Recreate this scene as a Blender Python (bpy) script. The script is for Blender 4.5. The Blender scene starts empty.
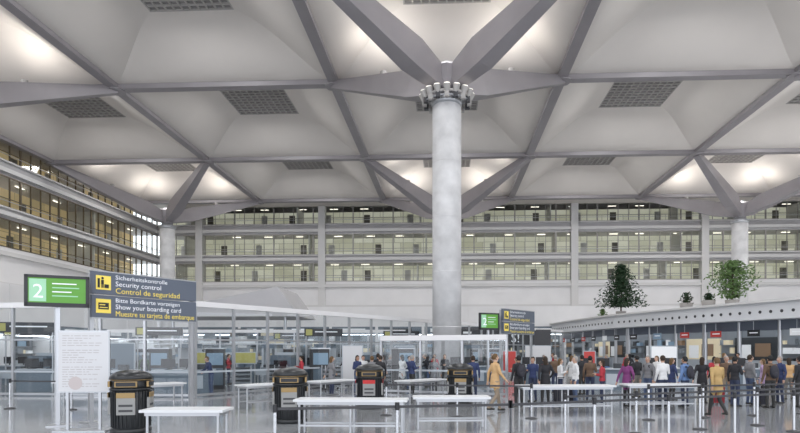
import bpy, math, random
from mathutils import Vector, Matrix
random.seed(7)
S=17.0; ZB=22.45
scene=bpy.context.scene
scene.view_settings.view_transform='Standard'
# ---------------------------------------------------------------- materials
def mat(name,col,rough=.5,metal=0,emit=0,ecol=None,noise=0,nscale=3,spec=.5):
    m=bpy.data.materials.new(name); m.use_nodes=True
    nt=m.node_tree; b=nt.nodes['Principled BSDF']
    b.inputs['Base Color'].default_value=(*col,1); b.inputs['Roughness'].default_value=rough
    b.inputs['Metallic'].default_value=metal; b.inputs['Specular IOR Level'].default_value=spec
    if emit:
        b.inputs['Emission Color'].default_value=(*(ecol or col),1); b.inputs['Emission Strength'].default_value=emit
    if noise:
        tc=nt.nodes.new('ShaderNodeTexCoord'); n=nt.nodes.new('ShaderNodeTexNoise'); n.inputs['Scale'].default_value=nscale
        n.inputs['Detail'].default_value=4
        r=nt.nodes.new('ShaderNodeMapRange'); r.inputs[1].default_value=.3; r.inputs[2].default_value=.7
        r.inputs[3].default_value=1-noise; r.inputs[4].default_value=1+noise
        mx=nt.nodes.new('ShaderNodeVectorMath'); mx.operation='SCALE'; mx.inputs[0].default_value=col
        nt.links.new(tc.outputs['Object'],n.inputs['Vector']); nt.links.new(n.outputs['Fac'],r.inputs[0])
        nt.links.new(r.outputs[0],mx.inputs['Scale']); nt.links.new(mx.outputs[0],b.inputs['Base Color'])
    return m
def glassmat(name,tint,fac,rough=.03):
    m=bpy.data.materials.new(name); m.use_nodes=True; nt=m.node_tree; nt.nodes.clear()
    o=nt.nodes.new('ShaderNodeOutputMaterial'); mx=nt.nodes.new('ShaderNodeMixShader'); t=nt.nodes.new('ShaderNodeBsdfTransparent')
    g=nt.nodes.new('ShaderNodeBsdfGlossy'); t.inputs[0].default_value=(*tint,1); g.inputs['Roughness'].default_value=rough
    mx.inputs[0].default_value=fac
    nt.links.new(t.outputs[0],mx.inputs[1]); nt.links.new(g.outputs[0],mx.inputs[2]); nt.links.new(mx.outputs[0],o.inputs[0])
    return m
def brickmat(name,c1,c2,w,h,emit):
    m=bpy.data.materials.new(name); m.use_nodes=True; nt=m.node_tree; b=nt.nodes['Principled BSDF']
    tc=nt.nodes.new('ShaderNodeTexCoord'); sx=nt.nodes.new('ShaderNodeSeparateXYZ'); ad=nt.nodes.new('ShaderNodeMath'); cb=nt.nodes.new('ShaderNodeCombineXYZ')
    br=nt.nodes.new('ShaderNodeTexBrick'); br.offset=.3
    nt.links.new(tc.outputs['Object'],sx.inputs[0]); nt.links.new(sx.outputs[0],ad.inputs[0]); nt.links.new(sx.outputs[1],ad.inputs[1])
    nt.links.new(ad.outputs[0],cb.inputs[0]); nt.links.new(sx.outputs[2],cb.inputs[1]); nt.links.new(cb.outputs[0],br.inputs['Vector'])
    br.inputs['Scale'].default_value=1; br.inputs['Brick Width'].default_value=w; br.inputs['Row Height'].default_value=h; br.inputs['Mortar Size'].default_value=.04
    br.inputs['Color1'].default_value=(*c1,1); br.inputs['Color2'].default_value=(*c2,1); br.inputs['Mortar'].default_value=(c2[0]*.7,c2[1]*.7,c2[2]*.7,1)
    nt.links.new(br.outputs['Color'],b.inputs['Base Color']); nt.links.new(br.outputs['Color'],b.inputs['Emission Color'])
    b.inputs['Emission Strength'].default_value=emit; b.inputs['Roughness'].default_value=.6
    return m
M={}
M['beam']=mat('painted_steel',(.30,.28,.29),.45,.15,noise=.08,nscale=.4)
M['vault']=mat('vault_panel',(.70,.655,.61),.55,noise=.06,nscale=.15)
M['roofblock']=mat('roof_light_block',(.3,.3,.3),.8)
M['grille']=mat('grille_plate',(.24,.23,.22),.6)
M['grillebar']=mat('grille_bar',(.44,.42,.40),.5)
M['conc']=mat('column_concrete',(.66,.655,.655),.75,noise=.16,nscale=1.0)
M['white']=mat('white_panel',(.80,.79,.79),.5,noise=.03,nscale=.5)
M['canopy']=mat('canopy_panel',(.68,.69,.71),.4,noise=.03,nscale=.5)
M['spandrel']=mat('spandrel_grey',(.46,.45,.46),.5,noise=.05,nscale=.5)
M['slab']=mat('slab_edge',(.68,.67,.66),.5)
M['mull']=mat('mullion_grey',(.34,.33,.31),.4,.3)
M['mullL']=mat('mullion_bronze',(.16,.13,.09),.4,.3)
M['officeB']=brickmat('office_wall_glow_back',(.72,.71,.60),(.52,.51,.39),3.1,1.3,.5)  # wall colour also emits, imitating lit corridors behind the windows
M['officeL']=brickmat('office_wall_glow_left',(.62,.47,.24),(.42,.33,.18),2.3,1.2,.45)  # same interior glow put into the wall colour
M['glassB']=glassmat('window_glass',(.89,.92,.89),.14)
M['glass']=glassmat('partition_glass',(.91,.94,.95),.08,.02)
M['strip']=mat('lamp_strip',(1,.93,.8),.5,emit=3)
M['lamp']=mat('floodlight_lens',(1,.95,.88),.5,emit=.8)
M['strip2']=mat('lamp_cool',(.9,.95,1),.5,emit=7)
M['steel']=mat('brushed_steel',(.50,.51,.53),.3,.7)
M['chrome']=mat('satin_metal',(.60,.61,.63),.25,.8)
M['black']=mat('black_plastic',(.015,.015,.018),.35)
M['dark']=mat('dark_grey',(.05,.05,.055),.5)
M['door']=mat('door_grey',(.16,.15,.12),.5)
M['bin']=mat('bin_enamel',(.012,.014,.016),.3)
M['gold']=mat('gold_trim',(.34,.23,.10),.4,.4)
M['label']=mat('bin_label',(.30,.30,.29),.5)
M['red']=mat('red_paint',(.55,.03,.03),.4)
M['table']=mat('table_top',(.72,.73,.74),.3)
M['sign']=mat('sign_blue_grey',(.115,.135,.175),.45)
M['yellow']=mat('sign_yellow',(.82,.65,.12),.5,emit=.2)
M['textw']=mat('sign_white',(.85,.87,.9),.5,emit=.15)
M['green']=mat('screen_green',(.07,.22,.03),.4,emit=.32,ecol=(.14,.42,.03))
M['lgreen']=mat('screen_light_green',(.30,.55,.36),.4,emit=.25)
M['blue']=mat('screen_blue',(.05,.15,.45),.4,emit=.4)
M['poster']=mat('poster_paper',(.62,.62,.63),.6,emit=.03)
M['postline']=mat('poster_print',(.46,.43,.43),.6)
M['postpink']=mat('poster_pink',(.54,.48,.47),.6)
M['desk']=mat('desk_blue_grey',(.14,.18,.22),.4)
M['deskw']=mat('desk_white',(.46,.50,.54),.35)
M['gW']=mat('goods_white',(.66,.67,.68),.5,emit=.3); M['gG']=mat('goods_grey',(.20,.22,.24),.5,emit=.12); M['gD']=mat('goods_dark',(.04,.045,.05),.5)  # most goods colours emit a little, painted in for shop lighting
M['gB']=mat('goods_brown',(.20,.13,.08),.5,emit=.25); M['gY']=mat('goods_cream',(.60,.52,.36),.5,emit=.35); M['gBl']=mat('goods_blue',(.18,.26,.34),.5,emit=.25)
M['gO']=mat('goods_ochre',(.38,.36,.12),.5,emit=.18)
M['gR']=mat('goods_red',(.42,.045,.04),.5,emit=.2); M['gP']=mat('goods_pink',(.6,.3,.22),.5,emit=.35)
M['bark']=mat('bark',(.10,.065,.04),.9)
M['leafd']=mat('leaf_dark',(.018,.05,.017),.6)
M['leafl']=mat('leaf_light',(.13,.22,.07),.6)
M['pot']=mat('planter',(.35,.33,.31),.6)
fm=bpy.data.materials.new('floor_terrazzo'); fm.use_nodes=True; nt=fm.node_tree; b=nt.nodes['Principled BSDF']
tc=nt.nodes.new('ShaderNodeTexCoord'); br=nt.nodes.new('ShaderNodeTexBrick'); br.offset=0
br.inputs['Scale'].default_value=1; br.inputs['Brick Width'].default_value=1.2; br.inputs['Row Height'].default_value=1.2; br.inputs['Mortar Size'].default_value=.012
br.inputs['Color1'].default_value=(.28,.29,.305,1); br.inputs['Color2'].default_value=(.31,.32,.33,1); br.inputs['Mortar'].default_value=(.22,.22,.22,1)
nt.links.new(tc.outputs['Object'],br.inputs['Vector']); nt.links.new(br.outputs['Color'],b.inputs['Base Color'])
b.inputs['Roughness'].default_value=.11; b.inputs['Specular IOR Level'].default_value=1.0
M['floor']=fm

# ---------------------------------------------------------------- mesh builder
class MB:
    def __init__(s): s.v=[];s.f=[];s.m=[];s.sm=[];s.mats=[]
    def mi(s,m):
        if isinstance(m,str): m=M[m]
        if m not in s.mats: s.mats.append(m)
        return s.mats.index(m)
    def add(s,vs,fs,m,smooth=False,T=None):
        o=len(s.v); k=s.mi(m)
        for p in vs:
            p=Vector(p)
            if T is not None: p=T@p
            s.v.append(p)
        for f in fs: s.f.append([i+o for i in f]); s.m.append(k); s.sm.append(smooth)
    def bx(s,x0,x1,y0,y1,z0,z1,m,T=None):
        s.add([(x0,y0,z0),(x1,y0,z0),(x1,y1,z0),(x0,y1,z0),(x0,y0,z1),(x1,y0,z1),(x1,y1,z1),(x0,y1,z1)],
          [(0,3,2,1),(4,5,6,7),(0,1,5,4),(1,2,6,5),(2,3,7,6),(3,0,4,7)],m,False,T)
    def beam(s,p0,p1,a,b,m,T=None):
        p0=Vector(p0);p1=Vector(p1);d=(p1-p0).normalized()
        up=Vector((0,0,1)) if abs(d.z)<.99 else Vector((0,1,0))
        r=d.cross(up).normalized(); u=r.cross(d)
        vs=[]
        for p,(w,h) in ((p0,a),(p1,b)):
            for i,j in ((-1,-1),(1,-1),(1,1),(-1,1)): vs.append(p+r*(w/2*i)+u*(h/2*j))
        s.add(vs,[(0,1,2,3),(7,6,5,4),(0,4,5,1),(1,5,6,2),(2,6,7,3),(3,7,4,0)],m,False,T)
    def tube(s,p0,p1,r0,r1,m,n=12,T=None,asp=1):
        p0=Vector(p0);p1=Vector(p1);d=(p1-p0).normalized()
        up=Vector((0,1,0)) if abs(d.z)>.7 else Vector((0,0,1))
        r=up.cross(d).normalized(); u=d.cross(r)
        vs=[]
        for p,q in ((p0,r0),(p1,r1)):
            for i in range(n):
                a=2*math.pi*i/n; vs.append(p+r*math.cos(a)*q+u*math.sin(a)*q*asp)
        s.add(vs,[(i,(i+1)%n,n+(i+1)%n,n+i) for i in range(n)],m,True,T)
        s.add(vs,[tuple(range(n))[::-1],tuple(range(n,2*n))],m,False,T)
    def lathe(s,prof,c,m,n=24,T=None,smooth=True):
        vs=[];fs=[]
        for r,z in prof:
            for i in range(n):
                a=2*math.pi*i/n; vs.append((c[0]+r*math.cos(a),c[1]+r*math.sin(a),c[2]+z))
        for k in range(len(prof)-1):
            for i in range(n):
                j=(i+1)%n; fs.append((k*n+i,k*n+j,(k+1)*n+j,(k+1)*n+i))
        fs.append(tuple(range(n))[::-1]); l=(len(prof)-1)*n; fs.append(tuple(range(l,l+n)))
        s.add(vs,fs,m,smooth,T)
    def sph(s,c,r,m,n=12,T=None,cut=None):
        if not hasattr(r,'__len__'): r=(r,r,r)
        k=n//2+2; vs=[(c[0],c[1],c[2]-r[2])];fs=[]
        for a in range(1,k):
            th=-math.pi/2+math.pi*a/k
            for i in range(n):
                ph=2*math.pi*i/n; vs.append((c[0]+r[0]*math.cos(th)*math.cos(ph),c[1]+r[1]*math.cos(th)*math.sin(ph),c[2]+r[2]*math.sin(th)))
        vs.append((c[0],c[1],c[2]+r[2])); L=len(vs)-1
        for i in range(n):
            j=(i+1)%n; fs.append((0,1+j,1+i)); fs.append((L,L-n+i,L-n+j))
            for a in range(k-2): fs.append((1+a*n+i,1+a*n+j,1+(a+1)*n+j,1+(a+1)*n+i))
        if cut: fs=[f for f in fs if cut(sum((Vector(vs[i]) for i in f),Vector())/len(f))]
        s.add(vs,fs,m,True,T)
    def text(s,body,size,m,T,width=None,align='LEFT'):
        cu=bpy.data.curves.new('t','FONT'); cu.body=body; cu.size=size; cu.align_x=align; cu.resolution_u=3
        ob=bpy.data.objects.new('t',cu); scene.collection.objects.link(ob)
        dg=bpy.context.evaluated_depsgraph_get(); dg.update()
        me=bpy.data.meshes.new_from_object(ob.evaluated_get(dg))
        sx=1
        if width:
            xs=[v.co.x for v in me.vertices]; sx=width/max(.001,max(xs)-min(xs))
        s.add([(v.co.x*sx,v.co.y,v.co.z) for v in me.vertices],[tuple(p.vertices) for p in me.polygons],m,False,T)
        bpy.data.objects.remove(ob); bpy.data.curves.remove(cu); bpy.data.meshes.remove(me)
    def mesh(s,name):
        me=bpy.data.meshes.new(name); me.from_pydata([tuple(v) for v in s.v],[],s.f)
        for m in s.mats: me.materials.append(m)
        me.polygons.foreach_set('material_index',s.m); me.polygons.foreach_set('use_smooth',s.sm); me.update(); return me
    def obj(s,name,loc=(0,0,0),rz=0,sc=1,parent=None):
        return place(s.mesh(name),name,loc,rz,sc,parent)
def place(me,name,loc=(0,0,0),rz=0,sc=1,parent=None):
    o=bpy.data.objects.new(name,me); o.location=loc; o.rotation_euler=(0,0,rz); o.scale=(sc,sc,sc)
    scene.collection.objects.link(o)
    if parent: o.parent=parent
    return o
def signT(p,ang):
    c,s_=math.cos(ang),math.sin(ang)
    return Matrix(((c,0,s_,p[0]),(s_,0,-c,p[1]),(0,1,0,p[2]),(0,0,0,1)))

# ---------------------------------------------------------------- shell
XL,XR,YB,YF=-42.9,59.5,84.0,-7.4
g=MB(); g.bx(XL-5,XR+5,YF,YB+6,-.3,0,'floor'); g.obj('floor')
xs=[-2.5+i for i in range(7)]; ys=[35.1+(k)*S for k in (-2.5,-1.5,-.5,.5,1.5,2.5)]
def vault(cx,cy,mb):
    N=14
    for k in range(4):
        vs=[];fs=[]
        R=Matrix.Rotation(k*math.pi/2,4,'Z')
        for i in range(N+1):
            t=i/N; h=8.3+(2.85-8.3)*t; z=22.3+(24.62-22.3)*(.5-.5*math.cos(math.pi*t**.85))
            for j in range(N+1):
                u=-1+2*j/N
                p=R@Vector((h*u,-h,0)); vs.append((cx+p.x,cy+p.y,z))
        for i in range(N):
            for j in range(N):
                a=i*(N+1)+j; fs.append((a,a+N+1,a+N+2,a+1))
        mb.add(vs,fs,'vault',True)
ce=MB()
for i in range(6):
    for j in range(5):
        cx=(xs[i]+.5)*S; cy=ys[j]+S/2
        vault(cx,cy,ce)
        ce.bx(cx-2.9,cx+2.9,cy-2.9,cy+2.9,24.7,24.8,'grille')
        for k in range(11):
            q=-2.8+k*.56
            ce.bx(cx+q-.05,cx+q+.05,cy-2.85,cy+2.85,24.60,24.72,'grillebar')
            ce.bx(cx-2.85,cx+2.85,cy+q-.05,cy+q+.05,24.58,24.70,'grillebar')
ce.bx(XL-2,XR+2,YF-.5,YB+7,26,26.3,'roofblock')  # unseen top plate added over the coffers to block light
ce.bx(XL,XR,ys[-1]+.2,YB+6,22.9,23.1,'vault')
ce.obj('ceiling')
bm=MB()
for y in ys: bm.bx(xs[0]*S-.4,xs[-1]*S,y-.36,y+.36,21.95,22.95,'beam')
for x in xs:
    bm.bx(x*S-.36,x*S+.36,ys[0],ys[-1],21.98,22.93,'beam')
for x in xs:
    for y in ys: bm.lathe([(.2,-.12),(.75,-.08),(.75,.02)],(x*S,y,21.95),'beam',8,smooth=False)
bm.obj('ceiling_beam_grid')
# ---------------------------------------------------------------- columns
cols=[(-2*S,35.1),(0,35.1),(2*S,35.1),(-2*S,35.1+2*S),(0,35.1+2*S),(2*S,35.1+2*S)]
for cx,cy in cols:
    c=MB()
    c.lathe([(.87,0),(.87,16.6),(.80,16.65)],(0,0,0),'conc',40)
    for k in range(1,5): c.lathe([(.875,0),(.882,.01),(.875,.05)],(0,0,k*3.3),'conc',40)
    c.lathe([(.8,16.6),(.95,16.75),(.95,16.9),(.7,17.1),(.62,17.4)],(0,0,0),'steel',24)
    c.lathe([(.55,17.0),(.70,17.4),(1.0,18.1),(1.1,18.8),(.5,19.2)],(0,0,0),'beam',8,smooth=False)
    front=cy<40
    rr=1.35 if front else 1.05
    n=16 if front else 8
    pts=[(rr*math.cos(2*math.pi*i/n),rr*math.sin(2*math.pi*i/n)) for i in range(n)]
    for i,(x,y) in enumerate(pts):
        x2,y2=pts[(i+1)%n]
        if not front: 
            c.tube((x,y,16.95),(x2,y2,16.95),.05,.05,'steel',8); continue
        c.tube((x,y,17.1),(x2,y2,17.1),.09,.09,'grillebar',8)
        c.tube((x,y,16.85),(x2,y2,16.85),.05,.05,'steel',8)
        c.beam((x*.6,y*.6,16.95),(x,y,17.1),(.1,.12),(.08,.1),'steel')
        c.tube((x,y,17.0),(x*1.10,y*1.10,17.40),.15,.23,'grillebar',10)
        c.tube((x*1.10,y*1.10,17.38),(x*1.105,y*1.105,17.43),.18,.18,'lamp',10)
        c.bx(x-.13,x+.13,y-.13,y+.13,16.7,17.0,'dark' if i%2 else 'grillebar')
    for sx in (-1,1):
        for sy in (-1,1):
            p0=Vector((sx*.15,sy*.15,17.95)); p1=Vector((sx*S/2,sy*S/2,22.0)); pm_=p0.lerp(p1,.22)
            c.beam(p0,pm_,(.75,1.1),(1.15,1.65),'beam'); c.beam(pm_,p1,(1.15,1.65),(.6,.55),'beam')
            q=p0.lerp(p1,.5); c.tube(q+Vector((0,0,.5)),q+Vector((0,0,.95)),.14,.24,'grillebar',10)  # fixture added midway on the strut to carry an uplight
    c.obj('tree_column',(cx,cy,0))
# ---------------------------------------------------------------- facades
def facade(name,T,L,bay,bay0,office,mull,wn,piers=True):
    """local: x along wall, y=0 wall face (room side is -y), z up"""
    w=MB()
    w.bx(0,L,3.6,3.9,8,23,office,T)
    for z0,z1 in ((18.65,20.45),(14.45,15.95)):
        w.bx(0,L,-.0,3.9,z0+.25,z1-.1,'spandrel',T); w.bx(0,L,-.35,.1,z0+.55,z0+.95,'slab',T)
        w.bx(0,L,-.25,.05,z1-.22,z1-.08,'slab',T)
    w.bx(0,L,-.05,3.9,8.05,11.95,'white',T); w.bx(0,L,-.4,.1,11.1,11.5,'slab',T); w.bx(0,L,-.3,0,8.05,8.5,'slab',T)
    w.bx(0,L,-.1,3.9,22.9,23.4,'spandrel',T)
    rows=((20.35,22.95),(15.85,18.9),(11.95,14.7))
    n=int(L/1.45)
    for z0,z1 in rows:
        for i in range(n+1):
            x=i*L/n; ww=.09 if i%4==0 else .035
            w.bx(x-ww,x+ww,-.08,.08,z0,z1,mull,T)
        w.bx(0,L,-.05,.05,z0+.85,z0+.91,mull,T); w.bx(0,L,-.09,.09,z1-.1,z1,mull,T); w.bx(0,L,-.09,.09,z0,z0+.1,mull,T)
        for i in range(int(L/5)):
            x=i*5+random.random()*1.5; w.bx(x,x+1.2,1.4,1.52,z1-.13,z1-.08,'strip',T)
        for i in range(int(L/6)):
            x=i*6+random.random()*3
            w.bx(x,x+.9,3.5,3.6,z0-.2,z0+2.1,'door' if i%2 else 'slab',T)
            if i%3==0: w.bx(x+2,x+2.15,.2,3.6,z0,z1,'slab',T)
        w.tube(T@Vector((0,-.3,z0+.55)),T@Vector((L,-.3,z0+.55)),.04,.04,'steel',6)
    x=bay0
    while x<L and piers:
        w.bx(x-.5,x+.5,-.5,.6,8,23,'slab',T); x+=bay
    w.obj(name)
    for z0,z1 in rows:
        q=MB(); q.add([(0,0,z0),(L,0,z0),(L,0,z1),(0,0,z1)],[(0,1,2,3)],'glassB',False,T); q.obj('window_%d'%wn); wn+=1
    return wn
wn=1
Tb=Matrix.Translation((XL,YB,0))
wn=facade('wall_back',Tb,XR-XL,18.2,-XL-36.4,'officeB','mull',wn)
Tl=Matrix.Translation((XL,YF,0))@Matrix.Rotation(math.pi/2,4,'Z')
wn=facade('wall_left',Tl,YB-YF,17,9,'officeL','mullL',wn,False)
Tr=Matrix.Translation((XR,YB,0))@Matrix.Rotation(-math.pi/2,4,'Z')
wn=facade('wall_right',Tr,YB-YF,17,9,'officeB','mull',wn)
# ground floor shopfronts
NORM=['gW','gG','gD','gB','gY','gBl','gG','gD','gD','gG']; REDS=['gR','gR','gP','gD','gW','gR']
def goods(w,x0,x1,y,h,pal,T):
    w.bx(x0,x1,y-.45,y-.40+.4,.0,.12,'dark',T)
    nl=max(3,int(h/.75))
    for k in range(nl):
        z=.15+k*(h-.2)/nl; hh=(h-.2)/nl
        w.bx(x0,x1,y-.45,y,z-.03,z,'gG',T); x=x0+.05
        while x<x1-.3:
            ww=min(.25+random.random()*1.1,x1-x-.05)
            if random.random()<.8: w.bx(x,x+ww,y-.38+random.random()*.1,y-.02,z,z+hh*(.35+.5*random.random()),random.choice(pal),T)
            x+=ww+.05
def shopline(name,T,L,h=3.4,top=8.0,seg=6.5,band='white',pal=NORM):
    w=MB()
    w.bx(0,L,2.5,2.7,0,top,'gG',T); w.bx(0,L,-.1,2.6,h+1.0,top,band,T); w.bx(0,L,-.1,.15,h,h+1.0,'desk' if pal is NORM else 'dark',T)
    i=0;x=0
    while x<L-.5:
        x2=min(L,x+seg); w.bx(x-.2,x+.2,-.15,2.5,0,top,band,T)
        if i%3!=1: goods(w,x+.3,x2-.3,2.48,h-.3,pal,T)
        else:
            w.bx(x+.3,x2-.3,2.3,2.48,.1,h-.4,random.choice(['gG','gD','gG']),T); w.bx(x+1,x+2.1,2.25,2.3,0,2.2,'door',T); w.bx(x+2.6,x2-.9,2.25,2.3,1.0,2.2,'gY',T)
        w.bx(x+.6,x2-.6,1.0,1.5,0,.95,'deskw',T); w.bx(x+.8,x+1.5,1.1,1.4,.95,1.4,'gD',T)
        w.bx(x+.3,x2-.3,.6,.9,h-.12,h-.04,'strip2',T)
        w.bx(x+1,x2-1.6,-.18,-.1,h+.25,h+.75,['gR','textw','blue','gD'][(i*7)%4] if i%2 else 'gW',T)
        x+=seg; i+=1
    return w.obj(name)
shopline('shop_front',Matrix.Translation((XL+.6,YB-3.2,0)),XR-XL-1.2,h=4.2)
shopline('shop_front',Matrix.Translation((XL+2.9,YF+.2,0))@Matrix.Rotation(math.pi/2,4,'Z'),YB-YF-6)
k=MB()
k.bx(-5,5,-2.5,2.5,0,.15,'deskw')
for x in (-4.6,4.6):
    for y in (-2.2,2.2): k.tube((x,y,.1),(x,y,4.8),.12,.12,'steel',10)
k.add([(-6,-3,4.6),(4.2,-3,6.6),(5.6,-3,4.6),(-6,3,4.6),(4.2,3,6.6),(5.6,3,4.6),(-6,-3,4.9),(4.2,-3,6.95),(5.9,-3,4.6),(-6,3,4.9),(4.2,3,6.95),(5.9,3,4.6)],
 [(0,2,1),(3,4,5),(6,7,10,9),(7,8,11,10),(0,3,5,2),(0,1,7,6),(1,2,8,7),(3,9,10,4),(4,10,11,5),(0,6,9,3),(2,5,11,8)],'spandrel')
k.bx(-4.5,4.5,-.5,2,0.1,1.1,'desk'); goods(k,-4.3,4.3,2.2,4.0,NORM,Matrix.Identity(4)); k.obj('kiosk',(-17.5,48,0))
# ---------------------------------------------------------------- mezzanine deck at right
E=[(36,16),(30,27),(24.7,40.6),(20.5,50),(17.0,60),(15.2,72),(14.4,80.6)]
d=MB()
top=[(x,y,5.45) for x,y in E]+[(59.2,80.6,5.45),(59.2,16,5.45)]; bot=[(x,y,4.2) for x,y,z in top]
n=len(top)
d.add(top+bot,[tuple(range(n)),tuple(range(2*n-1,n-1,-1))]+[(i,n+i,n+(i+1)%n,(i+1)%n) for i in range(n)],'canopy')
for a in range(len(E)-1):
    p=Vector((*E[a],0));q=Vector((*E[a+1],0));dr=(q-p);L=dr.length;dr.normalize();nr=Vector((-dr.y,dr.x,0))
    d.beam(p+Vector((0,0,5.5))+nr*.1,q+Vector((0,0,5.5))+nr*.1,(.4,.16),(.4,.16),'slab')
    i=.4
    while i<L:
        c_=p+dr*i+nr*.012+Vector((0,0,4.75)); d.tube(c_-nr*.02,c_+nr*.02,.12,.12,'dark',8); i+=.85
    o1=p-nr*1.6;o2=q-nr*1.6
    d.beam(o1+Vector((0,0,3.85)),o2+Vector((0,0,3.85)),(.2,.8),(.2,.8),'sign')
    m=int(L/3)
    for j in range(m+1):
        c_=o1.lerp(o2,j/max(1,m)); d.tube(c_,c_+Vector((0,0,4.2)),.16,.16,'steel',8)
        if j<m:
            # small hanging shop signs and screens under the canopy
            h_=o1.lerp(o2,(j+.5)/m)+nr*.6
            d.tube(h_+Vector((0,0,3.5)),h_+Vector((0,0,4.2)),.02,.02,'steel',6)
            d.beam(h_-dr*.5+Vector((0,0,3.25)),h_+dr*.5+Vector((0,0,3.25)),(.08,.5),(.08,.5),('black','gBl','gW','gR','dark')[(j*3+a)%5])
            d.beam(h_-dr*.4+nr*.05+Vector((0,0,3.27)),h_+dr*.3+nr*.05+Vector((0,0,3.27)),(.02,.08),(.02,.08),'textw')
    ang=math.atan2(-dr.y,-dr.x); T=Matrix.Translation(q-nr*5)@Matrix.Rotation(ang,4,'Z')
    if (T.to_3x3()@Vector((0,1,0))).dot(nr)>0: T=T@Matrix.Diagonal((1,-1,1,1))
    d.bx(0,L,0,.15,0,4.2,'gG',T)
    xx=.2; kk=0
    while xx<L-1:
        x2=min(L-.1,xx+4.2)
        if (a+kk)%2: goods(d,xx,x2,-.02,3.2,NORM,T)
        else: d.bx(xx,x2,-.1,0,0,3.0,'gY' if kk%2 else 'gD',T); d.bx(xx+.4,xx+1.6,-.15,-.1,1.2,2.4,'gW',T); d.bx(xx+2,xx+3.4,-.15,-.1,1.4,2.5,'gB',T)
        d.bx(xx+.2,x2-.3,-1.9,-1.3,0,1.1,'deskw',T); xx+=4.4; kk+=1
    d.beam(p-nr*3+Vector((0,0,4.1)),q-nr*3+Vector((0,0,4.1)),(.3,.06),(.3,.06),'strip2')
d.obj('mezzanine_deck')
# ---------------------------------------------------------------- plants
def tree(kind,h,w,leaf,nleaf,seed):
    random.seed(seed); t=MB()
    t.lathe([(.35,0),(.48,.05),(.55,.6),(.5,.62),(.48,.55)],(0,0,0),'pot',16)
    t.tube((0,0,.5),(.05,.02,h*.55),.09,.05,'bark',8); t.tube((.05,.02,h*.55),(0,0,h*.95),.05,.015,'bark',6)
    for i in range(26):
        z=.25*h+random.random()*.65*h; a=random.random()*6.28
        f=(1-abs((z/h-.5))*1.1) if kind!='cone' else max(.15,1.15-z/h)
        r=w*.5*f*.8; t.tube((0,0,z*.92),(r*math.cos(a),r*math.sin(a),z+.25),.02,.006,'bark',4)
    for i in range(nleaf):
        z=(.2+.8*random.random()**(1.2 if kind=='cone' else .9))*h
        f=max(.12,min(1,1.35-z/h*1.15)) if kind=='cone' else max(.1,math.sqrt(max(0,1-((z/h-.6)/.42)**2)))
        f*=.72+.4*math.sin(i%9*1.7+z*3)
        a=random.random()*6.28; r=w*.5*f*math.sqrt(random.random())
        c_=Vector((r*math.cos(a),r*math.sin(a),z)); q=Matrix.Rotation(random.random()*6.28,3,(random.random()-.5,random.random()-.5,random.random()+.1))
        l=.19;ww=.075
        t.add([c_+q@Vector(v) for v in ((0,-l,0),(ww,0,.03),(0,l,0),(-ww,0,.03))],[(0,1,2,3)],leaf)
    return t
tree('cone',5.6,5.4,'leafd',3400,3).obj('potted_ficus_tree',(18.6,63,5.46))
tree('round',3.8,3.9,'leafl',1500,5).obj('potted_olive_tree',(23.5,49,5.46))
tree('round',1.2,.9,'leafd',200,8).obj('potted_shrub',(21.8,49.5,5.46))
tree('round',1.5,1.4,'leafd',160,9).obj('potted_shrub',(21.0,52,5.46))
tree('round',1.9,1.2,'leafl',260,11).obj('potted_shrub',(20.6,78,5.46))
random.seed(4)
# ---------------------------------------------------------------- glass partition
def partition(p,q,step,name,h=3.95,glass=True):
    p=Vector((*p,0));q=Vector((*q,0));L=(q-p).length;ang=math.atan2((q-p).y,(q-p).x)
    T=Matrix.Translation(p)@Matrix.Rotation(ang,4,'Z'); w=MB()
    w.bx(0,L,-.12,.12,h-.22,h,'white',T); w.bx(0,L,-.04,.04,.05,.14,'steel',T); w.bx(0,L,-.03,.03,2.35,2.42,'steel',T)
    n=max(1,round(L/step))
    for i in range(n+1):
        x=i*L/n; w.bx(x-.05,x+.05,-.06,.06,0,h,'steel',T)
    if glass: w.add([(0,0,.14),(L,0,.14),(L,0,h-.2),(0,0,h-.2)],[(0,1,2,3)],'glass',False,T)
    w.bx(0,L,-.015,.015,1.0,1.08,'deskw',T)
    w.obj(name)
partition((-10.3,23.3),(11.6,59),1.9,'glass_partition')
partition((-34,24.5),(-10.5,23.3),1.9,'glass_partition')
partition((-24,40),(-3,41.5),2.6,'glass_partition',3.4)
partition((-3,26.5),(2.5,24.4),1.8,'glass_partition',2.6)
# ---------------------------------------------------------------- security lanes beyond the glass
x_=MB()
x_.bx(-.6,.6,-2.6,2.6,.55,.8,'deskw')
for y in (-2.4,-1.2,1.2,2.4):
    for x in (-.5,.5): x_.tube((x,y,0),(x,y,.6),.05,.05,'steel',8)
for i in range(24): x_.tube((-.5,-2.5+i*.21,.82),(.5,-2.5+i*.21,.82),.04,.04,'steel',8)
for y in (-2.2,-1.5,1.5,2.1): x_.bx(-.3,.3,y-.2,y+.2,.86,.98,'gG'); x_.bx(-.2,.15,y-.12,y+.12,.98,1.12,'gD')
x_.bx(-.7,.7,-.9,.9,.5,1.65,'desk'); x_.bx(-.45,.45,-.93,.93,.85,1.35,'black'); x_.bx(-.6,.6,-.5,.5,1.65,1.8,'deskw')
x_.bx(.75,1.3,-.4,.4,0,1.1,'desk'); x_.bx(.8,.86,-.3,.3,1.1,1.6,'black'); x_.bx(.79,.80,-.27,.27,1.13,1.57,'lgreen')
xm=x_.mesh('xray_scanner')
ar=MB()
ar.bx(-.55,-.40,-.35,.35,0,2.2,'deskw'); ar.bx(.40,.55,-.35,.35,0,2.2,'deskw'); ar.bx(-.55,.55,-.35,.35,2.05,2.3,'desk')
am=ar.mesh('metal_detector_arch')
OB=[] # occupied spots (x,y,radius)
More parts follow.
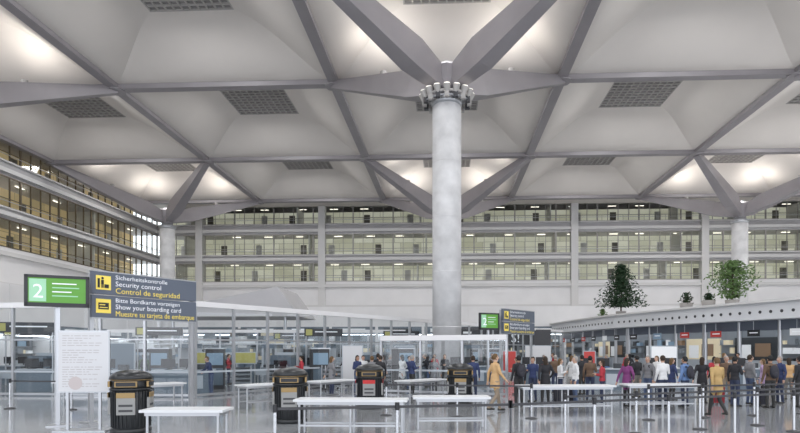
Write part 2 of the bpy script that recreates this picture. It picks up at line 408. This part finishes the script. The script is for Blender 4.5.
for cx,cy in ((-17,33),(-13.1,36.0),(-9.4,34.2),(-5.4,44.6),(-1.4,46.8),(2.5,50.5),(-21,30),(-4.7,36.0),(-.4,39.6)):
    place(xm,'xray_scanner',(cx,cy,0),-.3); place(am,'metal_detector_arch',(cx+2.2,cy-.2,0),-.3); OB+= [(cx,cy,1.6),(cx+.6,cy+2,1.3),(cx-.6,cy-2,1.3),(cx+2.2,cy-.2,.9)]
OB.append((-17.5,48,6)); OB.append((-1.0,22.6,1.5)); OB.append((-4.4,22,1.4))
def board(x,y,w,z0,z1,m,rz=0):
    q=MB(); q.bx(-w/2,w/2,-.04,.04,z0,z1,'deskw'); q.bx(-w/2+.05,w/2-.05,-.05,-.04,z0+.05,z1-.05,m)
    for s_ in (-1,1): q.bx(s_*(w/2-.1)-.03,s_*(w/2-.1)+.03,-.03,.03,0,z0,'steel'); q.bx(s_*(w/2-.1)-.15,s_*(w/2-.1)+.15,-.25,.25,0,.03,'steel')
    q.obj('information_board',(x,y,0),rz); OB.append((x,y,w/2+.3))
board(-12.9,30.4,1.7,1.2,1.85,'gO'); board(-10.9,31,1.2,1.2,1.85,'gO'); board(-4.9,30,1.1,.4,2.2,'poster'); board(-15.5,27,1.3,.9,2.3,'desk')
board(-2.4,33.2,1.2,1.0,2.2,'desk'); board(4.5,42,1.0,.3,1.9,'gR'); board(7.0,45,2,.3,2.3,'poster'); board(-18.6,28.5,1.0,.4,2.0,'blue')
board(9.2,38,.8,.3,1.9,'gR'); board(13.2,36,1.6,.8,2.2,'gW'); board(-8.6,39.5,1.2,.3,2.2,'gD')
ct=MB(); ct.bx(-1.2,1.2,-.4,.4,0,1.0,'desk'); ct.bx(-1.3,1.3,-.5,.5,1.0,1.06,'deskw')
for x in (-.7,.1): ct.bx(x-.3,x+.3,-.05,.0,1.15,1.55,'black'); ct.bx(x-.02,x+.02,-.03,.03,1.06,1.2,'black'); ct.bx(x-.15,x+.15,-.12,.1,1.06,1.08,'black')
ct.bx(.3,.9,-.42,-.40,.2,.8,'deskw'); ct.bx(.6,.95,-.2,.15,1.06,1.3,'gD')
cm=ct.mesh('service_counter')
for x,y,r in ((-19,26.8,.2),(-15.2,25.2,.1),(-12.0,26.0,.2),(-7.4,31,1.0),(-1.4,36,.9),(7.6,29,-.4),(11.2,30,-.4),(14.6,30,-.5),(1.2,33.4,0),(-2.6,42.5,.9),(5.2,33,.2),(-23.5,26.5,.1),(-25,33,.1),(-22,37,.1)): place(cm,'service_counter',(x,y,0),r); OB.append((x,y,1.6))
tr=MB()
for x in (-.4,.4):
    for y in (-.3,.3): tr.tube((x,y,.08),(x,y,1.2),.025,.025,'steel',8); tr.sph((x,y,.06),.06,'black',8)
for i in range(9): tr.bx(-.37,.37,-.27,.27,.25+i*.1,.32+i*.1,'gG' if i%2 else 'gD')
trm=tr.mesh('tray_trolley')
rk=MB(); rk.bx(-.45,.45,-.35,.35,0,2.0,'dark'); rk.bx(-.38,.38,-.37,-.35,1.2,1.8,'gBl'); rk.bx(-.38,.38,-.37,-.35,.2,1.05,'desk'); rk.bx(-.5,.5,-.4,.4,2.0,2.06,'steel')
rkm=rk.mesh('equipment_cabinet')
for x,y,r in ((-9.8,27.4,.3),(-5.6,28,.5),(-3.4,30.6,.5),(-17,29.4,.1),(-8.6,29.0,1),(-22,33.5,.2),(-27,29.5,0),(-6.9,40.5,.4),(.9,42.5,.3)):
    place(trm,'tray_trolley',(x,y,0),r); OB.append((x,y,.7))
for x,y,r in ((-14.3,28.4,.2),(-7.9,36.8,.3),(-19.6,36.5,.1),(-25.5,29.7,.1),(-2.3,30.0,.6),(-10.9,38.9,.2),(2.3,45.9,.3),(-28.5,27,.1),(3.0,38.5,0),(-31,30,.2),(-11.6,28.6,.3),(-6.6,29.8,.4)):
    place(rkm,'equipment_cabinet',(x,y,0),r); OB.append((x,y,.8))
def lanesign(x,y,w,rz=.3):
    q=MB(); q.bx(-w/2,w/2,-.08,.08,2.75,3.2,'dark'); q.bx(-w/2+.08,-w/2+.45,-.09,-.08,2.8,3.15,'gO')
    q.bx(-w/2+.6,w/2-.3,-.09,-.08,2.98,3.04,'textw')
    for s_ in (-1,1): q.tube((s_*(w/2-.1),0,0),(s_*(w/2-.1),0,2.8),.04,.04,'steel',8)
    q.obj('lane_sign',(x,y,0),rz)
for x,y,w in ((-15.8,31.2,2.4),(-7.2,33.6,2.2),(-3.0,38.2,2.4),(-23.5,31.5,2.4),(1.4,44.4,2.4),(-11.5,42.4,2.5),(-19,25.3,2.4),(-26,26,2.6)): lanesign(x,y,w); OB.append((x-w/2,y,.4)); OB.append((x+w/2,y,.4))
T=Matrix.Translation((0.6,57,0))
shopline('souvenir_shop',T,6.8,h=3.0,top=4.2,seg=3.4,band='dark',pal=REDS)
sb=MB(); sb.bx(0,4.0,0,.2,2.35,3.8,'dark'); sb.bx(-1.75,-.3,0,.2,.9,2.5,'dark')
for x in (-1.7,-.35,.1,3.9): sb.tube((x,.1,0),(x,.1,2.4),.06,.06,'steel',8)
sb.text('S!',1.15,'textw',signT((.4,-.02,2.65),0)); sb.text('FR',1.0,'textw',signT((-1.65,-.02,1.3),0))
sb.obj('shop_sign',(5.4,53,0))
# ---------------------------------------------------------------- direction signs
def dirsign(p,ang,L,z0):
    T=signT((p[0],p[1],0),ang); s_=MB()
    H=.60
    for k in (0,1):
        b=z0+k*(H+.03)
        s_.bx(0,L,b,b+H,-.12,0,'sign',T)
    s_.bx(-.0,L,z0-.03,z0,-.10,-.02,'steel',T); s_.bx(-.02,L+.02,z0+2*H+.03,z0+2*H+.06,-.13,.01,'steel',T)
    for x in (.06,L-.06): s_.bx(x-.05,x+.05,0,z0+2*H,-.24,-.13,'steel',T); s_.bx(x-.2,x+.2,0,.03,-.4,.05,'steel',T)
    def tx(t,x,y,sz,m,w=None): s_.text(t,sz,m,T@Matrix.Translation((x,y,.008)),w)
    b=z0+H+.03
    tx('Sicherheitskontrolle',.62,b+.43,.165,'textw',1.55); tx('Security control',.62,b+.245,.19,'textw',1.35); tx('Control de seguridad',.62,b+.05,.21,'yellow',1.95)
    tx('Bitte Bordkarte vorzeigen',.62,z0+.43,.165,'textw',1.95); tx('Show your boarding card',.62,z0+.245,.19,'textw',2.0); tx('Muestre su tarjeta de embarque',.62,z0+.05,.21,'yellow',2.45)
    for bb in (b,z0):
        s_.bx(.10,.50,bb+.12,bb+.50,0,.006,'yellow',T)
    s_.add([(.27+.035*math.cos(a*.5236),b+.43+.035*math.sin(a*.5236),.012) for a in range(12)],[tuple(range(12))],'black',False,T)
    s_.bx(.235,.305,b+.27,b+.385,.006,.012,'black',T); s_.bx(.24,.266,b+.17,b+.27,.006,.012,'black',T); s_.bx(.275,.30,b+.17,b+.27,.006,.012,'black',T)
    s_.bx(.32,.44,b+.17,b+.27,.006,.012,'black',T); s_.bx(.14,.20,b+.17,b+.42,.006,.012,'black',T)
    s_.bx(.16,.44,z0+.22,z0+.40,.006,.012,'black',T); s_.bx(.19,.34,z0+.33,z0+.355,.012,.016,'yellow',T); s_.bx(.19,.41,z0+.26,z0+.28,.012,.016,'yellow',T)
    s_.obj('direction_sign')
dirsign((-9.43,15.0),math.atan2(2.7,1.63),3.16,2.83)
dirsign((2.85,29.5),math.atan2(2.5,1.95),3.16,2.80)
def screen(p,ang,w,z0,h):
    T=signT((p[0],p[1],0),ang); s_=MB()
    s_.bx(0,w,z0,z0+h,-.10,0,'black',T); s_.bx(.12,w-.12,z0+.1,z0+h-.1,-.24,-.10,'black',T)
    for a in ((0,.08,z0,z0+h),(w-.08,w,z0,z0+h),(0,w,z0,z0+.1),(0,w,z0+h-.07,z0+h)): s_.bx(a[0],a[1],a[2],a[3],0,.03,'black',T)
    s_.bx(.08,w-.08,z0+.1,z0+h-.07,0,.006,'green',T); s_.bx(.10,w*.33,z0+.13,z0+h-.10,.006,.008,'lgreen',T)
    s_.bx(w/2-.05,w/2+.05,0,z0,-.2,-.1,'steel',T); s_.bx(w/2-.25,w/2+.25,0,.03,-.4,.1,'steel',T)
    s_.text('2',h*.62,'textw',T@Matrix.Translation((.17,z0+h*.28,.012)))
    for i,l in enumerate((.38,.42,.30,.40)):
        y=z0+h*(.72-.13*i); s_.bx(w*.42,w*.42+l*w,y,y+.028,.006,.01,'lgreen' if i%2 else 'textw',T)
    s_.obj('flight_information_screen')
screen((-10.55,14.0),.5,1.42,3.05,.80)
screen((1.62,28.8),.5,1.15,2.95,.85)
T=signT((-9.35,13.5,0),.15); ps=MB()
ps.bx(0,1.2,.92,2.42,-.05,0,'steel',T); ps.bx(.03,1.17,.95,2.39,0,.006,'poster',T)
ps.bx(.2,.26,0,.92,-.05,0,'steel',T); ps.bx(.94,1.0,0,.92,-.05,0,'steel',T); ps.bx(.0,1.2,0,.03,-.3,.25,'steel',T)
random.seed(2)
for i in range(22):
    y=2.30-i*.058; x=.12
    if i in (5,12): continue
    while x<.9:
        l=.04+random.random()*.13; ps.bx(x,x+l,y-.016,y,.006,.009,'postline',T); x+=l+.03
        if random.random()<.08: break
ps.add([(.42+.16*math.cos(a*.4488),1.15+.16*math.sin(a*.4488),.012) for a in range(14)],[tuple(range(14))],'postpink',False,T)
ps.obj('poster_stand')
# ---------------------------------------------------------------- litter bins
def litter_bin(lab):
    b_=MB()
    b_.lathe([(.43,0),(.45,.02),(.45,.10),(.40,.12)],(0,0,0),'bin',28)
    b_.lathe([(.40,.1),(.41,.12),(.42,1.0),(.40,1.02)],(0,0,0),'bin',28)
    for i in range(28):
        a=2*math.pi*i/28; b_.tube((.418*math.cos(a),.418*math.sin(a),.14),(.43*math.cos(a),.43*math.sin(a),.98),.016,.016,'bin',5)
    b_.lathe([(.44,1.0),(.465,1.01),(.465,1.05),(.44,1.06)],(0,0,0),'bin',28)
    b_.lathe([(.42,1.05),(.43,1.08),(.43,1.24),(.42,1.26)],(0,0,0),'bin',28)
    b_.lathe([(.45,1.25),(.475,1.27),(.46,1.33),(.38,1.41),(.24,1.46),(.06,1.48)],(0,0,0),'bin',28)
    b_.lathe([(.452,1.245),(.48,1.255),(.452,1.265)],(0,0,0),'gold',28)
    for r in (0,math.pi/2,math.pi,-math.pi/2):
        T=Matrix.Rotation(r,4,'Z')
        b_.bx(-.24,.24,-.445,-.40,1.09,1.22,'gold',T); b_.bx(-.21,.21,-.455,-.43,1.11,1.20,'black',T)
        b_.bx(-.20,.20,-.455,-.40,.45,.84,'label',T); b_.bx(-.20,.20,-.462,-.45,.84,.96,lab,T); b_.bx(-.15,.15,-.46,-.45,.52,.57,'dark',T); b_.bx(-.15,.15,-.46,-.45,.64,.69,'dark',T)
    return b_.mesh('litter_bin')
bA=litter_bin('gold'); bR=litter_bin('red')
for me,x,y,r in ((bA,-7.5,13.45,.25),(bA,-4.23,15.5,.2),(bR,-2.6,19.4,.1),(bA,.47,20.6,0)): place(me,'litter_bin',(x,y,0),r)
# ---------------------------------------------------------------- tables
def table(x,y,L,W,h,rz,mod=False):
    t=MB(); t.bx(-L/2,L/2,-W/2,W/2,h-.05,h,'table'); t.bx(-L/2+.08,L/2-.08,-W/2+.06,W/2-.06,h-.12,h-.05,'steel')
    n=max(2,int(L/1.2)+1)
    for i in range(n):
        for s_ in (-1,1):
            xx=-L/2+.12+i*(L-.24)/(n-1); t.tube((xx,s_*(W/2-.1),0),(xx,s_*(W/2-.1),h-.1),.03,.03,'steel',8)
    for s_ in (-1,1): t.bx(-L/2+.12,L/2-.12,s_*(W/2-.1)-.015,s_*(W/2-.1)+.015,.2,.24,'steel')
    t.obj('preparation_table',(x,y,0),rz)
table(-5.1,11.2,1.6,.7,.80,.05); table(-2.2,13.4,2.6,.7,.82,.0); table(.1,14.5,1.9,.7,.80,.08); table(-1.0,22.6,2.2,.8,.8,.9); table(-6.2,19.6,2.0,.7,.8,.9)
table(3.7,18.4,3.0,.8,.85,.12); table(6.9,19.3,2.4,.8,.85,.12); table(-10.2,19.5,2.2,.8,.8,.9); table(-4.4,22,2,.8,.8,1.0); table(-13.2,20.8,2.2,.8,.8,.2)
# ---------------------------------------------------------------- queue barriers
def barrier(pts):
    q=MB()
    for x,y in pts:
        q.lathe([(.17,0),(.17,.02),(.05,.05)],(x,y,0),'dark',14); q.tube((x,y,.03),(x,y,.95),.032,.032,'chrome',10)
        q.tube((x,y,.86),(x,y,1.0),.042,.042,'black',10)
    for (x,y),(x2,y2) in zip(pts,pts[1:]): q.beam((x,y,.92),(x2,y2,.92),(.012,.05),(.012,.05),'dark')
    q.obj('queue_barrier')
def line(p,q,n): return [(p[0]+(q[0]-p[0])*i/n,p[1]+(q[1]-p[1])*i/n) for i in range(n+1)]
barrier(line((1.2,11.0),(10.0,15.0),5)); barrier(line((2.6,12.9),(11.6,17.0),5)); barrier(line((5.6,16.4),(12.6,18.9),4))
barrier(line((-3.0,10.0),(1.2,11.0),2)); barrier(line((-14.5,18.6),(-9.9,18.0),2)); barrier(line((-1.8,17.2),(2.4,16.6),2))
barrier(line((10.0,15.0),(13.2,18.2),2))
# ---------------------------------------------------------------- people
PM={}
def pm(n,c,r=.8):
    k=(n,c)
    if k not in PM: PM[k]=mat(n,c,r,noise=.06,nscale=12)
    return PM[k]
skin0=pm('skin',(.50,.30,.21),.6)
PH=[pm('ph%d'%i,(.5,.5,.5)) for i in range(4)]
def human(pose,hairlong=False,coat=False):
    P=dict(le=(-.23,-.03,1.13),lw=(-.25,.05,.89),re=(.23,-.03,1.13),rw=(.25,.05,.89),lk=(-.10,.02,.50),la=(-.11,-.01,.09),rk=(.10,.02,.50),ra=(.11,-.01,.09),lean=0)
    P.update(pose); ln=P['lean']
    def L(p):
        p=Vector(p)
        if p.z>.95: p.y+=(p.z-.95)*ln
        return p
    h=MB()
    bones=[]
    def bone(p,q,r0,r1,mi,n=12):
        p=Vector(p);q=Vector(q); h.tube(p,q,r0,r1,'skinx',n); h.sph(p,r0,'skinx',n); h.sph(q,r1,'skinx',n); bones.append((p,q,(r0+r1)/2,mi))
    M['skinx']=skin0
    h.sph((0,0,.96),(.165,.12,.13),'skinx',16); bones.append((Vector((-.06,0,.93)),Vector((.06,0,.93)),.12,2))
    c0=L((0,0,1.1));h.sph(c0,(.145,.10,.17),'skinx',16)
    c1=L((0,0,1.29)); h.sph(c1,(.172,.118,.19),'skinx',16); bones.append((Vector((0,0,1.0)),c1,.13,1))
    if coat: h.tube((0,0,.72),(0,0,1.1),.19,.15,'skinx',18,asp=.78); bones.append((Vector((0,0,.75)),Vector((0,0,1.1)),.17,1))
    sl=L((-.165,0,1.39)); sr=L((.165,0,1.39)); bone(sl,sr,.065,.065,1); bones.append((L((0,0,1.36)),L((0,0,1.42)),.09,1))
    bone(L((0,0,1.40)),L((0,.012,1.53)),.062,.055,0)
    hc=L((0,.015,1.61)); h.sph(hc,(.076,.097,.112),'skinx',16); h.sph(hc+Vector((0,.03,-.06)),(.055,.058,.055),'skinx',12); bones.append((hc-Vector((0,0,.03)),hc+Vector((0,0,.05)),.09,0))
    for s_,e,w in ((sl,P['le'],P['lw']),(sr,P['re'],P['rw'])):
        e=Vector(e);w=Vector(w); bone(s_,e,.062,.048,1); bone(e,w,.047,.035,1)
        dr=(w-e).normalized(); bone(w,w+dr*.09,.028,.033,0,8)
    for sx,kn,an in ((-1,P['lk'],P['la']),(1,P['rk'],P['ra'])):
        kn=Vector(kn);an=Vector(an); hp=Vector((sx*.085,0,.90))
        bone(hp,kn,.092,.062,2); bone(kn,an,.062,.045,2)
        bone(an+Vector((0,-.03,-.04)),an+Vector((sx*.015,.17,-.055)),.045,.036,3)
    src=h.mesh('b'); ob=bpy.data.objects.new('b',src); scene.collection.objects.link(ob)
    md=ob.modifiers.new('r','REMESH'); md.mode='VOXEL'; md.voxel_size=.019; md.use_smooth_shade=True
    sm=ob.modifiers.new('s','SMOOTH'); sm.iterations=3; sm.factor=.5
    dg=bpy.context.evaluated_depsgraph_get(); dg.update()
    me=bpy.data.meshes.new_from_object(ob.evaluated_get(dg)); bpy.data.objects.remove(ob)
    out=MB(); out.mats=[skin0,PH[0],PH[1],PH[2],PH[3]]
    out.v=[v.co.copy() for v in me.vertices]
    for p in me.polygons:
        c=p.center; best=9;mi=0
        for a,b2,r,k in bones:
            ab=b2-a; t=max(0,min(1,(c-a).dot(ab)/max(1e-6,ab.length_squared))); dd=(c-(a+ab*t)).length-r
            if dd<best: best=dd;mi=k
        if mi==2 and c.z>.93: mi=1
        if mi==1 and c.z<.93 and abs(c.x)<.15 and not coat and c.z<.90: mi=2
        out.f.append(list(p.vertices)); out.m.append(mi); out.sm.append(True)
    sk=out.mats[0]
    out.sph(hc+Vector((0,.105,-.015)),(.012,.020,.022),sk,8)
    for s_ in (-1,1):
        out.sph(hc+Vector((s_*.078,-.005,-.01)),(.012,.02,.03),sk,8)
        out.sph(hc+Vector((s_*.030,.086,.012)),(.013,.009,.008),M['textw'],8); out.sph(hc+Vector((s_*.030,.094,.012)),(.006,.004,.006),M['black'],6)
        out.sph(hc+Vector((s_*.030,.090,.032)),(.018,.007,.004),PH[3],6)
    out.sph(hc+Vector((0,.088,-.058)),(.024,.010,.007),M['red'],8)
    hh=hc+Vector((0,-.012,.018))
    out.sph(hh,(.088,.104,.112),PH[3],18,cut=lambda c:(c.z>hh.z+.052) or (c.y<hh.y+.02 and c.z>hh.z-(.06)))
    if hairlong: out.sph(hc+Vector((0,-.06,-.07)),(.085,.055,.15),PH[3],14)
    for e,w in ((P['le'],P['lw']),(P['re'],P['rw'])):
        e=Vector(e);w=Vector(w);dr=(w-e).normalized(); sx=-1 if w.x<0 else 1
        side=Vector((0,1,0)) if abs(dr.z)>.6 else Vector((1,0,0)); curl=dr.cross(side).normalized()*.5
        if curl.x*sx>0: curl=-curl
        base=w+dr*.10
        for i,l in enumerate((.062,.072,.068,.052)):
            o=base+side*((i-1.5)*.019); m1=o+dr*l*.5; m2=m1+(dr+curl).normalized()*l*.5
            out.tube(o-dr*.02,m1,.010,.009,sk,6); out.tube(m1,m2,.009,.007,sk,6)
        o=w+dr*.03+side*.03; m1=o+(dr*.6+side).normalized()*.035; out.tube(o,m1,.012,.010,sk,6); out.tube(m1,m1+dr*.03,.010,.008,sk,6)
    return out.mesh('person')
poses=[
 ({},False,False),
 (dict(re=(.23,.02,1.14),rw=(.13,.24,1.20)),False,False),
 (dict(lk=(-.09,.14,.52),la=(-.10,.20,.10),rk=(.09,.02,.50),ra=(.10,-.26,.15),le=(-.23,-.10,1.15),lw=(-.24,-.12,.92),re=(.23,.06,1.15),rw=(.22,.22,.98)),False,True),
 (dict(le=(-.23,.0,1.13),lw=(-.05,.20,1.14),re=(.23,.0,1.13),rw=(.05,.22,1.18)),True,False),
 (dict(lean=.28,re=(.25,.16,1.14),rw=(.2,.40,1.06),le=(-.25,.16,1.14),lw=(-.2,.38,1.04)),False,False),
 (dict(re=(.30,-.02,1.17),rw=(.20,.10,1.0),le=(-.24,-.12,1.14),lw=(-.26,-.20,.90)),True,True),
]
HM=[human(*p) for p in poses]
tops={'black':(.02,.02,.024),'navy':(.03,.045,.12),'white':(.66,.66,.66),'red':(.42,.035,.05),'purple':(.18,.04,.15),'tan':(.46,.31,.13),'orange':(.58,.37,.18),'grey':(.20,.20,.21),'brown':(.13,.08,.05),'blue':(.12,.20,.38),'lilac':(.40,.29,.44),'green':(.09,.15,.08)}
bots=[(.03,.04,.08),(.03,.03,.03),(.16,.15,.13),(.07,.10,.18),(.28,.22,.16)]
hairs=[(.03,.018,.01),(.01,.01,.01),(.12,.07,.03),(.30,.28,.26),(.30,.20,.09)]
skins=[(.52,.32,.23),(.43,.25,.17),(.58,.38,.28)]
def person(px,py,rot,pose,top,bi,hi,sc=1.0,bag=None):
    o=place(HM[pose],'person',(px,py,0),rot,sc)
    for i,m in enumerate((pm('skin',skins[hi%3],.6),pm('cloth_'+top,tops[top]),pm('trousers',bots[bi]),pm('shoes',(.02,.018,.015),.4),pm('hair',hairs[hi]))):
        o.material_slots[i].link='OBJECT'; o.material_slots[i].material=m
    if bag=='pack':
        q=MB(); q.sph((0,-.20,1.20),(.15,.10,.23),pm('pack',(.03,.03,.04)),12); q.sph((0,-.28,1.10),(.10,.05,.11),pm('pack',(.03,.03,.04)),10)
        for s_ in (-1,1): q.tube((s_*.09,-.14,1.38),(s_*.10,.10,1.38),.02,.02,'black',6); q.tube((s_*.10,.12,1.38),(s_*.13,-.08,1.05),.018,.018,'black',6)
        q.obj('backpack',(0,0,0),0,1,o)
    if bag=='case':
        q=MB(); q.bx(-.2,.2,-.13,.13,.07,.62,pm('case',random.choice(((.02,.02,.03),(.3,.02,.03),(.03,.05,.14)))))
        for s_ in (-1,1): q.tube((s_*.15,-.16,.05),(s_*.15,-.11,.05),.05,.05,'black',10); q.tube((s_*.12,-.1,.6),(s_*.12,-.1,1.0),.01,.01,'steel',6)
        q.tube((-.12,-.1,1.0),(.12,-.1,1.0),.015,.015,'black',6)
        for i in range(4): q.bx(-.15+i*.09,-.12+i*.09,-.14,.14,.1,.6,'dark')
        a=rot; q.obj('suitcase',(px+.52*math.cos(a),py+.52*math.sin(a),0),rot)
    return o
PL=[
 (.0825,18.4,-1.2,2,'orange',4,2,1.06,None),(.123,20.2,.3,0,'black',1,1,1.02,'pack'),(.147,22.0,2.6,1,'navy',0,0,.98,None),(.168,20.3,.1,5,'black',1,0,1.0,'case'),
 (.193,22.5,-1.5,3,'white',0,2,.94,None),(.219,20.6,1.6,0,'white',3,3,1.0,'case'),(.2435,22.6,-.4,1,'brown',0,1,1.0,None),(.264,20.8,1.2,3,'red',0,0,.93,None),
 (.305,20.1,-1.0,5,'purple',1,0,.97,None),(.322,24,.4,1,'black',2,1,1.0,None),(.3404,21.4,2.2,0,'grey',3,3,1.01,'pack'),(.365,20.2,.2,1,'white',0,0,1.02,None),(.380,23.1,-1.3,5,'navy',1,2,.95,None),
 (.4018,20.2,.6,0,'blue',0,1,1.0,'pack'),(.4300,21.5,-.6,5,'black',1,0,.98,'case'),(.4546,17.4,.2,2,'tan',1,2,1.0,None),(.470,22.5,2.9,0,'brown',4,3,1.0,None),
 (.484,20.4,-1.0,1,'black',0,1,1.0,None),(.5087,21.2,-1.4,0,'grey',3,0,1.03,'case'),(.530,23.0,.9,5,'lilac',1,2,.93,None),(.542,20.0,.1,0,'brown',1,1,1.02,'pack'),
 (.5578,21.7,1.8,1,'navy',0,3,1.0,None),(.572,23.3,-.2,3,'orange',2,0,.95,None),(.590,20.2,.4,0,'black',1,1,1.0,None),(.61,22.5,0,0,'red',0,0,.97,None),
 (.23,25.5,.5,0,'black',1,1,1.0,None),(.355,26,2.,0,'white',0,2,.98,None),(.45,26.2,-.5,5,'red',1,1,.96,None),(.12,25.5,1.,3,'grey',1,0,.95,None),(.185,26.4,0,1,'brown',0,3,1.0,None),
 (-.253,27.6,1.8,1,'red',0,0,.96,None),(-.06,25.0,-1.0,1,'navy',1,3,1.0,None),(-.60,28,.5,0,'black',1,1,1,None),
 (-.115,23.8,.6,0,'black',1,0,1.0,None),(-.20,24.8,-.9,5,'grey',0,2,.97,None),(.045,22.6,.1,0,'navy',0,0,1.0,None)]
for t,y,r,p,c,bi,hi,sc,bag in PL: person(t*y,y,r,p,c,bi,hi,sc,bag); OB.append((t*y,y,.55))
def segd(x,y,p,q):
    a=Vector(p);b2=Vector(q);v=Vector((x,y));ab=b2-a;t=max(0,min(1,(v-a).dot(ab)/ab.length_squared)); return (v-a-ab*t).length
segs=[((-10.3,23.3),(11.6,59)),((-34,24.5),(-10.5,23.3)),((-24,40),(-3,41.5)),((-3,26.5),(2.5,24.4))]
random.seed(21)
def scatter(n,f,cl):
    c=0
    for _ in range(n*60):
        if c>=n: break
        x,y=f()
        if any((x-a)**2+(y-b2)**2<(r+.4)**2 for a,b2,r in OB) or any(segd(x,y,*s_)<.6 for s_ in segs) or (x*x+(y-35.1)**2<2): continue
        person(x,y,random.random()*6.28,random.randrange(6),random.choice(cl),random.randrange(4),random.randrange(4),.94+random.random()*.1,random.choice((None,None,'pack'))); OB.append((x,y,.45)); c+=1
cl=['black','navy','white','red','grey','brown','blue','black','black','green']
def near():
    y=24.5+random.random()*9; return y*(-.5+random.random()*.5),y
scatter(16,near,['black','navy','black','grey','white','red'])
def beh():
    y=25+random.random()*25; x=y*(-.75+random.random()*.8); return x,y
scatter(24,beh,cl)
def mid():
    y=26+random.random()*14; return y*(.05+.5*random.random()),y
scatter(9,mid,cl)
# ---------------------------------------------------------------- lights
def light(kind,loc,e,col=(1,1,1),rot=(0,0,0),**k):
    l=bpy.data.lights.new('added_light',kind); l.energy=e; l.color=col
    for a,b2 in k.items(): setattr(l,a,b2)
    o=bpy.data.objects.new('added_light',l); o.location=loc; o.rotation_euler=rot; scene.collection.objects.link(o); return o
for cx,cy in cols:
    for sx in (-1,1):
        for sy in (-1,1):
            q=Vector((sx*.15,sy*.15,17.95)).lerp(Vector((sx*S/2,sy*S/2,22.0)),.5)
            light('SPOT',(cx+q.x,cy+q.y,q.z+1.05),470,(1,.96,.91),(math.pi,0,0),spot_size=math.radians(165),spot_blend=1,shadow_soft_size=.25)  # spots added on the struts to light the vaults, clear of the hub
for i in range(6):
    for j in range(5):
        light('AREA',((xs[i]+.5)*S,ys[j]+S/2,24.4),850,(.97,.98,1),shape='SQUARE',size=4)  # fill added below each dark grille to brighten the floor
w=bpy.data.worlds.new('sky'); scene.world=w; w.use_nodes=True
bg=w.node_tree.nodes['Background']; bg.inputs[0].default_value=(.88,.92,1,1); bg.inputs[1].default_value=2.3
# ---------------------------------------------------------------- camera
cd=bpy.data.cameras.new('camera'); cam=bpy.data.objects.new('camera',cd); scene.collection.objects.link(cam); scene.camera=cam
cam.location=(0,0,1.95); cam.rotation_euler=(math.pi/2,0,math.atan(.048)); cd.lens=26.1; cd.sensor_width=36
cd.shift_x=-19/800; cd.shift_y=133.5/800; cd.clip_end=500
